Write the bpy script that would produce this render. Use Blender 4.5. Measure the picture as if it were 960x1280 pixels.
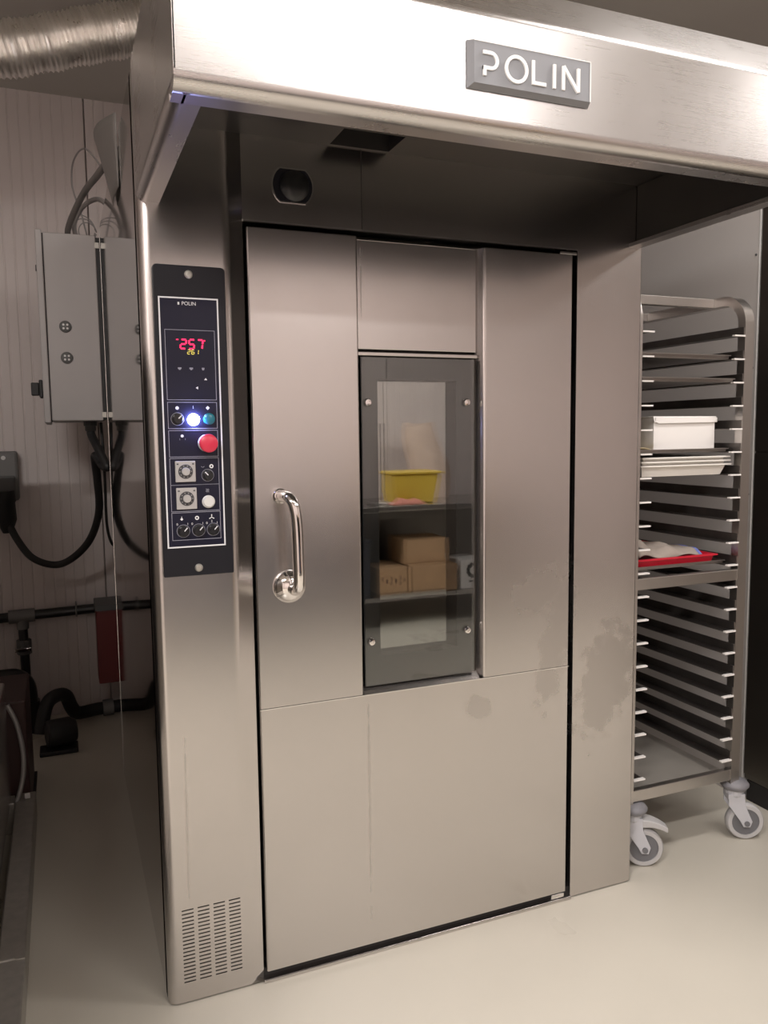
import bpy, bmesh, math, random
from mathutils import Vector, Matrix
random.seed(7)
for o in list(bpy.data.objects): bpy.data.objects.remove(o)
SC = bpy.context.scene
COL = SC.collection
PI = math.pi

# ------------------------------------------------------------------ camera
cam_d = bpy.data.cameras.new('camera')
cam = bpy.data.objects.new('camera', cam_d); COL.objects.link(cam)
cam_d.sensor_fit = 'HORIZONTAL'; cam_d.sensor_width = 36.0
cam_d.lens = 36.0*989.57/960.0
cam_d.clip_start = 0.02
Rr = (0.92558336, -0.3783558, -0.01193008)
Ru = (0.04849358, 0.08725746, 0.99500478)
Rf = (0.37542484, 0.9215384, -0.09911188)
cam.matrix_world = Matrix(((Rr[0], Ru[0], -Rf[0], -0.1837), (Rr[1], Ru[1], -Rf[1], -1.8848), (Rr[2], Ru[2], -Rf[2], 1.4), (0, 0, 0, 1)))
SC.camera = cam

# ------------------------------------------------------------------ world, exposure
w = bpy.data.worlds.new('world'); SC.world = w; w.use_nodes = True
w.node_tree.nodes['Background'].inputs[0].default_value = (0.05, 0.048, 0.045, 1)
w.node_tree.nodes['Background'].inputs[1].default_value = 0.2
vs = SC.view_settings
vs.view_transform = 'Standard'; vs.look = 'None'; vs.gamma = 1.0; vs.use_curve_mapping = False
vs.exposure = -0.42
LAMP_W = 34.0          # watts of each ceiling batten
LAMP_COL = (1.0, 0.955, 0.93)
# (x, y) of the ceiling battens
LAMPS = [(-1.25, -2.25, 1.15, 4.3, 'ceiling batten lamp over the left of the room beyond the steel machine'),
         (0.95, -2.20, 1.50, 0.42, 'long ceiling batten lamp in front of the oven, mirrored as glare on its hood'),
         (1.75, -0.85, 1.15, 1.0, 'ceiling batten lamp above the rack trolley'),
         (3.40, -1.75, 1.15, 1.9, 'ceiling batten lamp at the far right beyond the tall dark cabinet'),
         (1.60, -3.30, 1.15, 0.8, 'added unseen fill lamp on the ceiling above the work table')]  # last one is an unseen fill lamp added to brighten front wall and table

# ------------------------------------------------------------------ mesh helpers
class MB:
    def __init__(s): s.v = []; s.f = []
    def add(s, vs_, fs):
        n = len(s.v); s.v += [tuple(p) for p in vs_]; s.f += [tuple(i+n for i in f) for f in fs]; return s
    def box(s, x0, x1, y0, y1, z0, z1):
        return s.add([(x0,y0,z0),(x1,y0,z0),(x1,y1,z0),(x0,y1,z0),(x0,y0,z1),(x1,y0,z1),(x1,y1,z1),(x0,y1,z1)],
                     [(0,3,2,1),(4,5,6,7),(0,1,5,4),(1,2,6,5),(2,3,7,6),(3,0,4,7)])
    def obox(s, c, ax, ay, az, hx, hy, hz):
        c = Vector(c); ax, ay, az = Vector(ax).normalized(), Vector(ay).normalized(), Vector(az).normalized()
        vs_ = []
        for k in (-1, 1):
            for (i, j) in ((-1,-1),(1,-1),(1,1),(-1,1)):
                vs_.append(c+ax*hx*i+ay*hy*j+az*hz*k)
        return s.add(vs_, [(0,3,2,1),(4,5,6,7),(0,1,5,4),(1,2,6,5),(2,3,7,6),(3,0,4,7)])
    def prism(s, poly, axis, a, b):
        """poly: 2-D outline in the two other axes (in x,y,z order), extruded along axis from a to b"""
        def P(q, t):
            l = list(q); l.insert('xyz'.index(axis), t); return tuple(l)
        n = len(poly)
        return s.add([P(q, a) for q in poly]+[P(q, b) for q in poly],
                     [tuple(range(n))[::-1], tuple(range(n, 2*n))]+[(i, (i+1) % n, n+(i+1) % n, n+i) for i in range(n)])
    def tube(s, pts, r, seg=10, cap=True):
        pts = [Vector(p) for p in pts]; n = len(pts); rs = r if isinstance(r, (list, tuple)) else [r]*n
        t0 = (pts[1]-pts[0]).normalized()
        nrm = t0.orthogonal().normalized(); vs_ = []; pt = t0
        for i, p in enumerate(pts):
            a = pts[max(i-1, 0)]; b = pts[min(i+1, n-1)]; t = (b-a).normalized()
            nrm = pt.rotation_difference(t) @ nrm; pt = t; bn = t.cross(nrm)
            for k in range(seg):
                an = 2*PI*k/seg; vs_.append(p+(nrm*math.cos(an)+bn*math.sin(an))*rs[i])
        fs = [(i*seg+k, i*seg+(k+1) % seg, (i+1)*seg+(k+1) % seg, (i+1)*seg+k) for i in range(n-1) for k in range(seg)]
        if cap: fs += [tuple(range(seg))[::-1], tuple(range((n-1)*seg, n*seg))]
        return s.add(vs_, fs)
    def lathe(s, prof, org, axis, seg=20, close=True):
        """prof: (radius, distance along axis) pairs"""
        ax = Vector(axis).normalized(); n1 = ax.orthogonal().normalized(); n2 = ax.cross(n1); org = Vector(org); vs_ = []
        for r, h in prof:
            for k in range(seg):
                an = 2*PI*k/seg; vs_.append(org+ax*h+(n1*math.cos(an)+n2*math.sin(an))*max(r, 1e-5))
        n = len(prof)
        fs = [(i*seg+k, i*seg+(k+1) % seg, (i+1)*seg+(k+1) % seg, (i+1)*seg+k) for i in range(n-1) for k in range(seg)]
        if close: fs += [tuple(range(seg))[::-1], tuple(range((n-1)*seg, n*seg))]
        return s.add(vs_, fs)
    def ribbon(s, prof, axis, a, b):
        """open 2-D polyline extruded along axis: a sheet"""
        def P(q, t):
            l = list(q); l.insert('xyz'.index(axis), t); return tuple(l)
        n = len(prof)
        return s.add([P(q, a) for q in prof]+[P(q, b) for q in prof], [(i, i+1, n+i+1, n+i) for i in range(n-1)])
    def sweep(s, path, hw, hh, axis='x', c=0.0):
        """rectangular tube swept along a 2-D path lying across axis"""
        n = len(path); vs_ = []
        def P(u, v, t):
            l = [u, v]; l.insert('xyz'.index(axis), t); return tuple(l)
        for i in range(n):
            a = path[max(i-1, 0)]; b = path[min(i+1, n-1)]; d = Vector((b[0]-a[0], b[1]-a[1])).normalized(); m = Vector((-d.y, d.x))
            for (p, q) in ((-1,-1),(1,-1),(1,1),(-1,1)):
                vs_.append(P(path[i][0]+m.x*hh*q, path[i][1]+m.y*hh*q, c+hw*p))
        fs = [(i*4+k, i*4+(k+1) % 4, (i+1)*4+(k+1) % 4, (i+1)*4+k) for i in range(n-1) for k in range(4)]
        fs += [(3,2,1,0), tuple(range((n-1)*4, n*4))]
        return s.add(vs_, fs)
    def plate(s, xs, zs, holes, y):
        """flat sheet at y divided by xs and zs, leaving out the cells in holes"""
        nx = len(xs); vs_ = [(x, y, z) for z in zs for x in xs]
        fs = [(j*nx+i, j*nx+i+1, (j+1)*nx+i+1, (j+1)*nx+i) for j in range(len(zs)-1) for i in range(nx-1) if (i, j) not in holes]
        return s.add(vs_, fs)

def wloc(o):
    v = Vector((0, 0, 0))
    while o: v += o.location; o = o.parent
    return v

def obj(name, mb, mat, parent=None, smooth=False, bevel=0.0, seg=2, solid=0.0, org=None, sub=0, flat=False):
    """link one mesh object; mb holds world coordinates"""
    base = wloc(parent) if parent else Vector((0, 0, 0))
    loc = Vector((0, 0, 0))
    if org is not None: loc = Vector(org)-base
    off = base+loc
    me = bpy.data.meshes.new(name)
    me.from_pydata([tuple(Vector(p)-off) for p in mb.v], [], mb.f)
    b = bmesh.new(); b.from_mesh(me); bmesh.ops.remove_doubles(b, verts=b.verts, dist=1e-6)
    bmesh.ops.recalc_face_normals(b, faces=b.faces); b.to_mesh(me); b.free()
    me.materials.append(mat)
    o = bpy.data.objects.new(name, me); COL.objects.link(o); o.location = loc
    if parent: o.parent = parent
    if smooth:
        for p in me.polygons: p.use_smooth = True
        me.set_sharp_from_angle(angle=math.radians(38))
        if flat:
            m = o.modifiers.new('weighted', 'WEIGHTED_NORMAL'); m.keep_sharp = True; m.weight = 100
    if solid:
        m = o.modifiers.new('solidify', 'SOLIDIFY'); m.thickness = solid; m.offset = 0
    if bevel:
        m = o.modifiers.new('bevel', 'BEVEL'); m.width = bevel; m.segments = seg; m.limit_method = 'ANGLE'; m.angle_limit = math.radians(40)
    if sub:
        m = o.modifiers.new('subsurf', 'SUBSURF'); m.levels = sub; m.render_levels = sub
    return o

def thing(name, label, cat, loc=(0, 0, 0), group=None):
    o = bpy.data.objects.new(name, None); COL.objects.link(o); o.location = loc; o.empty_display_size = 0.1
    tag(o, label, cat, group); return o
def tag(o, label, cat, group=None):
    o['label'] = label; o['category'] = cat
    if group: o['group'] = group
    return o
def struct(o, label=None):
    o['kind'] = 'structure'
    if label: o['label'] = label
    return o
def arc(cx, cy, r, a0, a1, n):
    return [(cx+r*math.cos(math.radians(a0+(a1-a0)*i/n)), cy+r*math.sin(math.radians(a0+(a1-a0)*i/n))) for i in range(n+1)]
def spline(pts, n=8):
    P = [Vector(p) for p in pts]; out = []
    for i in range(len(P)-1):
        p0 = P[max(i-1, 0)]; p1 = P[i]; p2 = P[i+1]; p3 = P[min(i+2, len(P)-1)]
        for k in range(n):
            t = k/n
            out.append(0.5*((2*p1)+(p2-p0)*t+(2*p0-5*p1+4*p2-p3)*t*t+(3*p1-p0-3*p2+p3)*t**3))
    out.append(P[-1]); return out

# ------------------------------------------------------------------ materials
def mat(name, col, rough=0.5, metal=0.0, noise=0.0, nscale=8.0, bump=0.0, bscale=60.0, stretch=(1, 1, 1), rvar=0.0, spec=0.5, emit=None, estr=0.0, coat=0.0):
    m = bpy.data.materials.new(name); m.use_nodes = True
    nt = m.node_tree; P = nt.nodes['Principled BSDF']
    P.inputs['Base Color'].default_value = (*col, 1); P.inputs['Roughness'].default_value = rough; P.inputs['Metallic'].default_value = metal
    P.inputs['Specular IOR Level'].default_value = spec
    if coat: P.inputs['Coat Weight'].default_value = coat; P.inputs['Coat Roughness'].default_value = 0.08
    if emit: P.inputs['Emission Color'].default_value = (*emit, 1); P.inputs['Emission Strength'].default_value = estr
    tc = nt.nodes.new('ShaderNodeTexCoord'); mp = nt.nodes.new('ShaderNodeMapping'); mp.inputs['Scale'].default_value = stretch
    nt.links.new(tc.outputs['Object'], mp.inputs['Vector'])
    n = nt.nodes.new('ShaderNodeTexNoise'); n.inputs['Scale'].default_value = nscale; n.inputs['Detail'].default_value = 5
    nt.links.new(mp.outputs[0], n.inputs['Vector'])
    if noise:
        mx = nt.nodes.new('ShaderNodeMix'); mx.data_type = 'RGBA'; mx.blend_type = 'MIX'
        mx.inputs['A'].default_value = (*[c*(1-noise) for c in col], 1); mx.inputs['B'].default_value = (*[min(1, c*(1+noise)) for c in col], 1)
        nt.links.new(n.outputs['Fac'], mx.inputs['Factor']); nt.links.new(mx.outputs['Result'], P.inputs['Base Color'])
    if rvar:
        mr = nt.nodes.new('ShaderNodeMapRange'); mr.inputs['From Min'].default_value = 0.3; mr.inputs['From Max'].default_value = 0.7
        mr.inputs['To Min'].default_value = max(0.02, rough-rvar); mr.inputs['To Max'].default_value = rough+rvar
        nt.links.new(n.outputs['Fac'], mr.inputs['Value']); nt.links.new(mr.outputs[0], P.inputs['Roughness'])
    if bump:
        n2 = nt.nodes.new('ShaderNodeTexNoise'); n2.inputs['Scale'].default_value = bscale; n2.inputs['Detail'].default_value = 3
        nt.links.new(mp.outputs[0], n2.inputs['Vector'])
        bp = nt.nodes.new('ShaderNodeBump'); bp.inputs['Strength'].default_value = bump; bp.inputs['Distance'].default_value = 0.002
        nt.links.new(n2.outputs['Fac'], bp.inputs['Height']); nt.links.new(bp.outputs[0], P.inputs['Normal'])
    return m

def brushed(name, col, rough, smudges=()):
    """brushed stainless steel: fine horizontal grain, cloudy roughness, wiped smudges with a place of their own"""
    m = mat(name, col, rough, 1.0)
    nt = m.node_tree; P = nt.nodes['Principled BSDF']; L = nt.links.new
    tc = [n for n in nt.nodes if n.type == 'TEX_COORD'][0]
    mp = nt.nodes.new('ShaderNodeMapping'); mp.inputs['Scale'].default_value = (1.2, 1.2, 260); L(tc.outputs['Object'], mp.inputs['Vector'])
    g = nt.nodes.new('ShaderNodeTexNoise'); g.inputs['Scale'].default_value = 3; g.inputs['Detail'].default_value = 3; L(mp.outputs[0], g.inputs['Vector'])
    c = nt.nodes.new('ShaderNodeTexNoise'); c.inputs['Scale'].default_value = 3.2; c.inputs['Detail'].default_value = 6; c.inputs['Roughness'].default_value = 0.6; L(tc.outputs['Object'], c.inputs['Vector'])
    a = nt.nodes.new('ShaderNodeMath'); a.operation = 'MULTIPLY_ADD'; L(g.outputs['Fac'], a.inputs[0]); a.inputs[1].default_value = 0.045; a.inputs[2].default_value = rough-0.072
    b = nt.nodes.new('ShaderNodeMath'); b.operation = 'MULTIPLY_ADD'; L(c.outputs['Fac'], b.inputs[0]); b.inputs[1].default_value = 0.10; L(a.outputs[0], b.inputs[2])
    last = b.outputs[0]
    fac = None
    for (cx, cz, rx, rz, ang, amt) in smudges:
        mm = nt.nodes.new('ShaderNodeMapping'); mm.vector_type = 'TEXTURE'
        mm.inputs['Location'].default_value = (cx, 0, cz); mm.inputs['Rotation'].default_value = (0, ang, 0); mm.inputs['Scale'].default_value = (rx, 1, rz)
        L(tc.outputs['Object'], mm.inputs['Vector'])
        nn = nt.nodes.new('ShaderNodeTexNoise'); nn.inputs['Scale'].default_value = 22; nn.inputs['Detail'].default_value = 4; L(tc.outputs['Object'], nn.inputs['Vector'])
        ln = nt.nodes.new('ShaderNodeVectorMath'); ln.operation = 'LENGTH'; L(mm.outputs[0], ln.inputs[0])
        s1 = nt.nodes.new('ShaderNodeMath'); s1.operation = 'MULTIPLY_ADD'; L(nn.outputs['Fac'], s1.inputs[0]); s1.inputs[1].default_value = 1.6; L(ln.outputs['Value'], s1.inputs[2])
        mr = nt.nodes.new('ShaderNodeMapRange'); mr.inputs['From Min'].default_value = 1.80; mr.inputs['From Max'].default_value = 1.45; mr.inputs['To Max'].default_value = amt
        L(s1.outputs[0], mr.inputs['Value'])
        if fac is None: fac = mr.outputs[0]
        else:
            mxn = nt.nodes.new('ShaderNodeMath'); mxn.operation = 'MAXIMUM'; L(fac, mxn.inputs[0]); L(mr.outputs[0], mxn.inputs[1]); fac = mxn.outputs[0]
    if fac is not None:
        ad = nt.nodes.new('ShaderNodeMath'); ad.operation = 'MULTIPLY_ADD'; L(fac, ad.inputs[0]); ad.inputs[1].default_value = 0.12; L(last, ad.inputs[2]); last = ad.outputs[0]
        mx = nt.nodes.new('ShaderNodeMix'); mx.data_type = 'RGBA'; mx.inputs['A'].default_value = (*col, 1); mx.inputs['B'].default_value = (col[0]*.84, col[1]*.83, col[2]*.82, 1)
        L(fac, mx.inputs['Factor']); L(mx.outputs['Result'], P.inputs['Base Color'])
    L(last, P.inputs['Roughness'])
    bp = nt.nodes.new('ShaderNodeBump'); bp.inputs['Strength'].default_value = 0.008; bp.inputs['Distance'].default_value = 0.001
    L(g.outputs['Fac'], bp.inputs['Height']); L(bp.outputs[0], P.inputs['Normal'])
    return m

def glass(name, tint, rough=0.0, ior=1.5, boost=1.0):
    m = bpy.data.materials.new(name); m.use_nodes = True; nt = m.node_tree; nt.nodes.clear(); L = nt.links.new
    out = nt.nodes.new('ShaderNodeOutputMaterial'); mx = nt.nodes.new('ShaderNodeMixShader'); t = nt.nodes.new('ShaderNodeBsdfTransparent'); g = nt.nodes.new('ShaderNodeBsdfGlossy')
    fr = nt.nodes.new('ShaderNodeFresnel'); fr.inputs['IOR'].default_value = ior
    mu = nt.nodes.new('ShaderNodeMath'); mu.operation = 'MULTIPLY'; mu.use_clamp = True; mu.inputs[1].default_value = boost
    t.inputs[0].default_value = (*tint, 1); g.inputs['Roughness'].default_value = rough
    L(fr.outputs[0], mu.inputs[0]); L(mu.outputs[0], mx.inputs[0]); L(t.outputs[0], mx.inputs[1]); L(g.outputs[0], mx.inputs[2]); L(mx.outputs[0], out.inputs[0])
    return m

STEEL = (0.585, 0.56, 0.545)
M = {}
M['steel'] = brushed('brushed_steel', STEEL, 0.24)
M['steel_col'] = brushed('brushed_steel_wiped', STEEL, 0.235, [(1.29, 0.66, 0.11, 0.20, 0.35, 0.6), (1.115, 0.80, 0.055, 0.24, 0.25, 0.5), (0.86, 0.64, 0.05, 0.04, 0.3, 0.45), (1.05, 0.95, 0.10, 0.07, -0.5, 0.5), (0.533, 0.45, 0.004, 0.34, 0.0, 0.6), (0.536, 1.77, 0.003, 0.09, 0.0, 0.8), (0.058, 0.46, 0.0035, 0.26, 0.01, 0.6)])
M['hoodsteel'] = brushed('hood_steel', (0.60, 0.575, 0.56), 0.28)
M['deepgrey'] = mat('dark_grey_steel', (0.125, 0.118, 0.110), 0.42, 1.0, noise=0.2, nscale=4)  # even dark grey steel for the hood lining and window jamb
M['polished'] = mat('polished_steel', (0.50, 0.47, 0.45), 0.05, 1.0, rvar=0.02, nscale=3)
M['chrome'] = mat('chrome', (0.80, 0.77, 0.75), 0.06, 1.0)
M['trimsteel'] = mat('bright_trim', (0.8, 0.78, 0.76), 0.22, 1.0)
M['rack'] = mat('rack_steel', (0.62, 0.59, 0.565), 0.33, 1.0)
M['railsteel'] = mat('dark_reflection_steel', (0.16, 0.145, 0.135), 0.42, 0.9, noise=0.25, nscale=14)  # dark reflections of the rails are put into this colour
M['littip'] = mat('pale_lit_tip', (0.82, 0.79, 0.76), 0.4)  # pale colour stands in for the lit front end of each rail flange
M['darkgap'] = mat('dark_rubber', (0.018, 0.015, 0.014), 0.7)
M['chamber'] = mat('sooted_chamber', (0.05, 0.042, 0.036), 0.5, 0.6, noise=0.3)
M['panelblack'] = mat('black_plastic', (0.012, 0.012, 0.016), 0.34, bump=0.03, bscale=300, spec=0.3)
M['panelfoil'] = mat('navy_overlay', (0.010, 0.010, 0.024), 0.30, spec=0.3)
M['white'] = mat('white_print', (0.72, 0.72, 0.74), 0.5)
M['greyprint'] = mat('grey_print', (0.30, 0.30, 0.36), 0.5)
M['led_red'] = mat('red_led', (0.3, 0.0, 0.02), 0.4, emit=(1.0, 0.02, 0.10), estr=3.0)
M['led_yel'] = mat('yellow_led', (0.3, 0.25, 0.03), 0.4, emit=(0.9, 0.75, 0.15), estr=1.2)
M['lampwhite'] = mat('lit_pilot_lamp', (0.9, 0.9, 1.0), 0.3, emit=(0.36, 0.42, 1.0), estr=210.0)
M['redbutton'] = mat('red_button', (0.62, 0.03, 0.07), 0.35)
M['teal'] = mat('teal_lens', (0.02, 0.16, 0.22), 0.2)
M['whitebutton'] = mat('white_button', (0.66, 0.65, 0.63), 0.35)
M['timer'] = mat('timer_grey', (0.40, 0.38, 0.37), 0.45)
M['timerdark'] = mat('timer_dial', (0.05, 0.05, 0.055), 0.4)
M['knob'] = mat('knob_black', (0.012, 0.012, 0.014), 0.25)
M['signplate'] = mat('sign_plate', (0.25, 0.255, 0.27), 0.5, 0.2)
M['signletter'] = mat('sign_letter', (0.88, 0.88, 0.87), 0.25)
M['frit'] = mat('grey_frit', (0.05, 0.052, 0.054), 0.35)
M['glass'] = glass('window_pane', (0.86, 0.87, 0.86), 0.0, 1.52, 2.4)
M['glass2'] = glass('inner_pane', (0.75, 0.75, 0.73), 0.01, 1.52, 17.0)
M['wall'] = mat('wall_panel_white', (0.62, 0.555, 0.53), 0.45, noise=0.05, nscale=1.5)
M['wallb'] = mat('wall_panel_pale', (0.64, 0.565, 0.54), 0.5, noise=0.04, nscale=1.5)
M['ceiling'] = mat('ceiling_panel', (0.52, 0.495, 0.45), 0.5, noise=0.04, nscale=1.2)
M['floor'] = mat('epoxy_floor', (0.53, 0.495, 0.425), 0.32, noise=0.06, nscale=2.2, bump=0.04, bscale=220, rvar=0.07)
M['grey_cab'] = mat('grey_enamel', (0.38, 0.355, 0.345), 0.42, noise=0.03)
M['black'] = mat('black_rubber', (0.012, 0.011, 0.011), 0.55)
M['blackgloss'] = mat('black_pipe', (0.012, 0.012, 0.012), 0.35)
M['cable'] = mat('grey_cable', (0.16, 0.145, 0.135), 0.6)
M['cable2'] = mat('grey_cable_light', (0.26, 0.24, 0.23), 0.55)
M['redbox'] = mat('red_enamel', (0.15, 0.022, 0.022), 0.45)
M['darkgrey'] = mat('dark_grey_plastic', (0.10, 0.10, 0.098), 0.5)
M['socket'] = mat('socket_grey', (0.16, 0.155, 0.15), 0.5)
M['foil'] = mat('aluminium_foil', (0.85, 0.82, 0.78), 0.34, 1.0, bump=0.5, bscale=40, rvar=0.08, nscale=30)
M['galv'] = mat('galvanised', (0.46, 0.44, 0.40), 0.45, 0.75, noise=0.2, nscale=40)
M['braid'] = mat('braided_hose', (0.34, 0.33, 0.32), 0.45, 0.4, bump=0.4, bscale=400)
M['film'] = mat('grey_film', (0.16, 0.147, 0.136), 0.5)
M['panelwhite'] = mat('white_partition', (0.56, 0.53, 0.51), 0.5, noise=0.02)
M['darksteel'] = brushed('dark_brushed_steel', (0.20, 0.185, 0.17), 0.34)
M['caster'] = mat('caster_grey', (0.50, 0.50, 0.53), 0.45)
M['casterdark'] = mat('caster_hub', (0.15, 0.15, 0.16), 0.5)
M['motor'] = mat('dark_motor', (0.045, 0.018, 0.016), 0.5)
M['shelfplate'] = mat('shelf_plate', (0.36, 0.335, 0.30), 0.5, 0.4, noise=0.1)
M['buffer'] = mat('buffer_grey', (0.20, 0.195, 0.21), 0.5)
M['tyre'] = mat('tyre_grey', (0.46, 0.45, 0.45), 0.6)
M['traydark'] = mat('tray_metal', (0.36, 0.33, 0.31), 0.35, 0.9, noise=0.15, nscale=9)
M['traywhite'] = mat('white_tray', (0.80, 0.77, 0.72), 0.45)
M['card_white'] = mat('white_card', (0.82, 0.79, 0.76), 0.55)
M['redtray'] = mat('red_plastic', (0.55, 0.015, 0.035), 0.35)
M['cloth'] = mat('beige_cloth', (0.34, 0.29, 0.25), 0.85, noise=0.12, nscale=20, bump=0.3, bscale=200)
M['blue'] = mat('blue_hem', (0.16, 0.20, 0.55), 0.8)
M['tan'] = mat('tan_paper', (0.42, 0.34, 0.20), 0.7, noise=0.1)
M['cardboard'] = mat('cardboard', (0.40, 0.25, 0.14), 0.75, noise=0.08, nscale=6)
M['cardtape'] = mat('card_print', (0.14, 0.08, 0.05), 0.7)
M['yellow'] = mat('yellow_plastic', (0.66, 0.46, 0.06), 0.35)
M['navy'] = mat('navy_crate', (0.03, 0.035, 0.06), 0.5)
M['sack'] = mat('flour_sack', (0.60, 0.47, 0.40), 0.8, noise=0.15, nscale=9, bump=0.3, bscale=30)
M['pinkcloth'] = mat('pink_cloth', (0.55, 0.22, 0.17), 0.85, noise=0.1)
M['diffuser'] = mat('lamp_diffuser', (0.9, 0.88, 0.85), 0.4, emit=LAMP_COL, estr=9.0)
M['lampbody'] = mat('lamp_housing', (0.6, 0.59, 0.57), 0.5)
M['brass'] = mat('brass', (0.55, 0.42, 0.2), 0.3, 1.0)

# ================================================================== STRUCTURE
XL, XR, YF, YB, H = -2.3, 4.6, -4.1, 2.35, 3.02
fl = obj('floor', MB().box(XL-.1, XR+.1, YF-.1, YB+.1, -0.06, 0), M['floor']); struct(fl, 'pale beige epoxy floor')
ce = struct(obj('ceiling', MB().box(XL-.1, XR+.1, YF-.1, YB+.1, H+.012, H+.08), M['ceiling']), 'pale ceiling of wide insulated panels')
y = YF-.1; k = 0
while y < YB+.05:
    y1 = min(y+1.12, YB+.1)
    obj('ceiling_panel', MB().box(XL-.1, XR+.1, y+.003, y1-.003, H, H+.012), M['ceiling'], ce, bevel=.003, seg=1)
    y = y1
def ribbed_wall(name, u0, u1, fixed, axis, face, m, label):
    """insulated panel wall: wide panels, each with a shallow vertical rib profile"""
    root = MB()
    back = fixed+face*0.03
    lo, hi = min(back, back+face*.06), max(back, back+face*.06)
    if axis == 'x': root.box(u0, u1, lo, hi, 0, H)
    else: root.box(lo, hi, u0, u1, 0, H)
    w_ = struct(obj(name, root, m), label)
    u = u0
    while u < u1-.01:
        e = min(u+1.15, u1); pts = []; t = u+.003
        pts.append((t, back)); 
        while t < e-.05:
            pts += [(t+.002, fixed), (t+.040, fixed), (t+.042, fixed+face*.0025), (t+.046, fixed+face*.0025)]; t += .048
        pts += [(e-.003, fixed), (e-.003, back)]
        mb = MB()
        if axis == 'x': mb.prism(pts, 'z', 0, H)
        else: mb.prism([(b, a) for a, b in pts], 'z', 0, H)
        obj('wall_panel', mb, m, w_)
        u = e
    return w_
ribbed_wall('wall_back', XL, XR, YB, 'x', 1, M['wall'], 'off-white ribbed insulated wall behind the oven')
ribbed_wall('wall_front', XL, XR, YF, 'x', -1, M['wallb'], 'off-white ribbed wall behind the camera, mirrored in the oven door')
ribbed_wall('wall_left', YF, YB, XL, 'y', -1, M['wallb'], 'off-white ribbed wall beyond the passage')
ribbed_wall('wall_right', YF, YB, XR, 'y', 1, M['wallb'], 'off-white ribbed wall beyond the rack trolley')

# ceiling lamps
def ceiling_lamp(x, y_, label, L=1.15, power=1.0, W=0.18):
    t = thing('ceiling_lamp', label, 'lamp', (x, y_, H-.075), 'batten lamps on the ceiling')
    obj('housing', MB().prism([(y_-W/2-.01, H), (y_-W/2-.01, H-.045), (y_-W/2, H-.05), (y_+W/2, H-.05), (y_+W/2+.01, H-.045), (y_+W/2+.01, H)], 'x', x-L/2, x+L/2), M['lampbody'], t)
    obj('diffuser', MB().prism([(y_-W/2, H-.05)]+[(y_+W/2*math.cos(a), H-.05-.022*math.sin(a)) for a in [PI*(1-i/8) for i in range(1, 8)]]+[(y_+W/2, H-.05)], 'x', x-L/2+.01, x+L/2-.01), M['diffuser'], t)
    for s in (-1, 1):
        obj('end_cap', MB().box(x+s*L/2-.008, x+s*L/2+.008, y_-W/2-.012, y_+W/2+.012, H-.074, H), M['lampbody'], t, bevel=.004)
    ld = bpy.data.lights.new('lamp_light', 'AREA'); ld.shape = 'RECTANGLE'; ld.size = L-.05; ld.size_y = W; ld.energy = LAMP_W*power; ld.color = LAMP_COL
    lo = bpy.data.objects.new('lamp_light', ld); COL.objects.link(lo); lo.parent = t; lo.location = (0, 0, -.003)
    return t
for lx, ly, ll, lp, lab in LAMPS: ceiling_lamp(lx, ly, lab, ll, lp)

# ================================================================== OVEN
W = 1.3986; G1, G2 = 0.236, 1.1737; TOP = 2.205; D = 1.467; HB = 1.918; HF = 0.6254
ov = thing('rack_oven', 'large stainless steel rack oven with a windowed door and overhanging hood', 'oven', (0, 0, 0))
# --- carcass
obj('back_panel', MB().box(0.01, W-.01, D-.03, D-.004, 0.0, TOP-.004), M['steel'], ov)
obj('roof_panel', MB().box(0.002, W-.002, 0.03, D-.004, TOP-.006, TOP), M['steel'], ov)
sp = obj('side_panel', MB().box(0.0, 0.003, 0.030, D, 0.004, TOP), M['polished'], ov); sp['label'] = 'mirror-polished left side panel'
obj('edge_trim', MB().box(-0.0007, 0.003, D, D+.002, 0.0, TOP), M['trimsteel'], ov)
obj('side_panel', MB().box(W-.003, W, 0.030, D, 0.004, TOP), M['steel'], ov)
# baking chamber: open-fronted dark box behind the door
ch = MB()
x0, x1, y0, y1, z0, z1 = .26, 1.15, .075, 1.35, .06, 1.90
ch.add([(x0,y0,z0),(x1,y0,z0),(x1,y1,z0),(x0,y1,z0),(x0,y0,z1),(x1,y0,z1),(x1,y1,z1),(x0,y1,z1)], [(0,1,2,3),(4,7,6,5),(1,5,6,2),(2,6,7,3),(3,7,4,0)])
obj('baking_chamber', ch, M['chamber'], ov, solid=.004)
obj('inner_carcass', MB().box(.03, .236, .05, .09, .01, 2.19).box(1.176, 1.38, .05, .09, .01, 2.19), M['darkgap'], ov)
# --- front columns (rounded outer corner, returned inner edge)
R = .026
prof = [(.0, .06), (.0, R+.004)]+[(R-R*math.cos(a), R-R*math.sin(a)) for a in [PI/2*i/8 for i in range(0, 9)]]
colm = MB().ribbon(prof, 'z', 0.004, TOP)
vx = [.0375+.0385*c for c in range(4)]; vw = .0285
xs = [R]
for v in vx: xs += [v, v+vw]
xs.append(G1)
zs = [.004]; nz = 20
for j in range(nz):
    zz = .055+j*.0098; zs += [zz, zz+.0030]
zs.append(TOP)
holes = {(1+2*c, 1+2*j) for c in range(4) for j in range(nz)}
colm.plate(xs, zs, holes, 0.0)
colm.ribbon([(G1, 0.0), (G1, .05)], 'z', .004, TOP)
c1 = obj('front_column', colm, M['steel_col'], ov, smooth=True, flat=True); c1['label'] = 'left front column with the controls and slotted vent'
obj('vent_backing', MB().box(.03, .20, .012, .016, .045, .26), M['darkgap'], ov)
cr = MB().ribbon([(G2, .05), (G2, 0.0), (W-.006, 0.0), (W-.002, .002), (W, .006), (W, .05)], 'z', .004, TOP)
obj('front_column', cr, M['steel_col'], ov, smooth=True, flat=True)['label'] = 'right front column beside the rack trolley'
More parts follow.
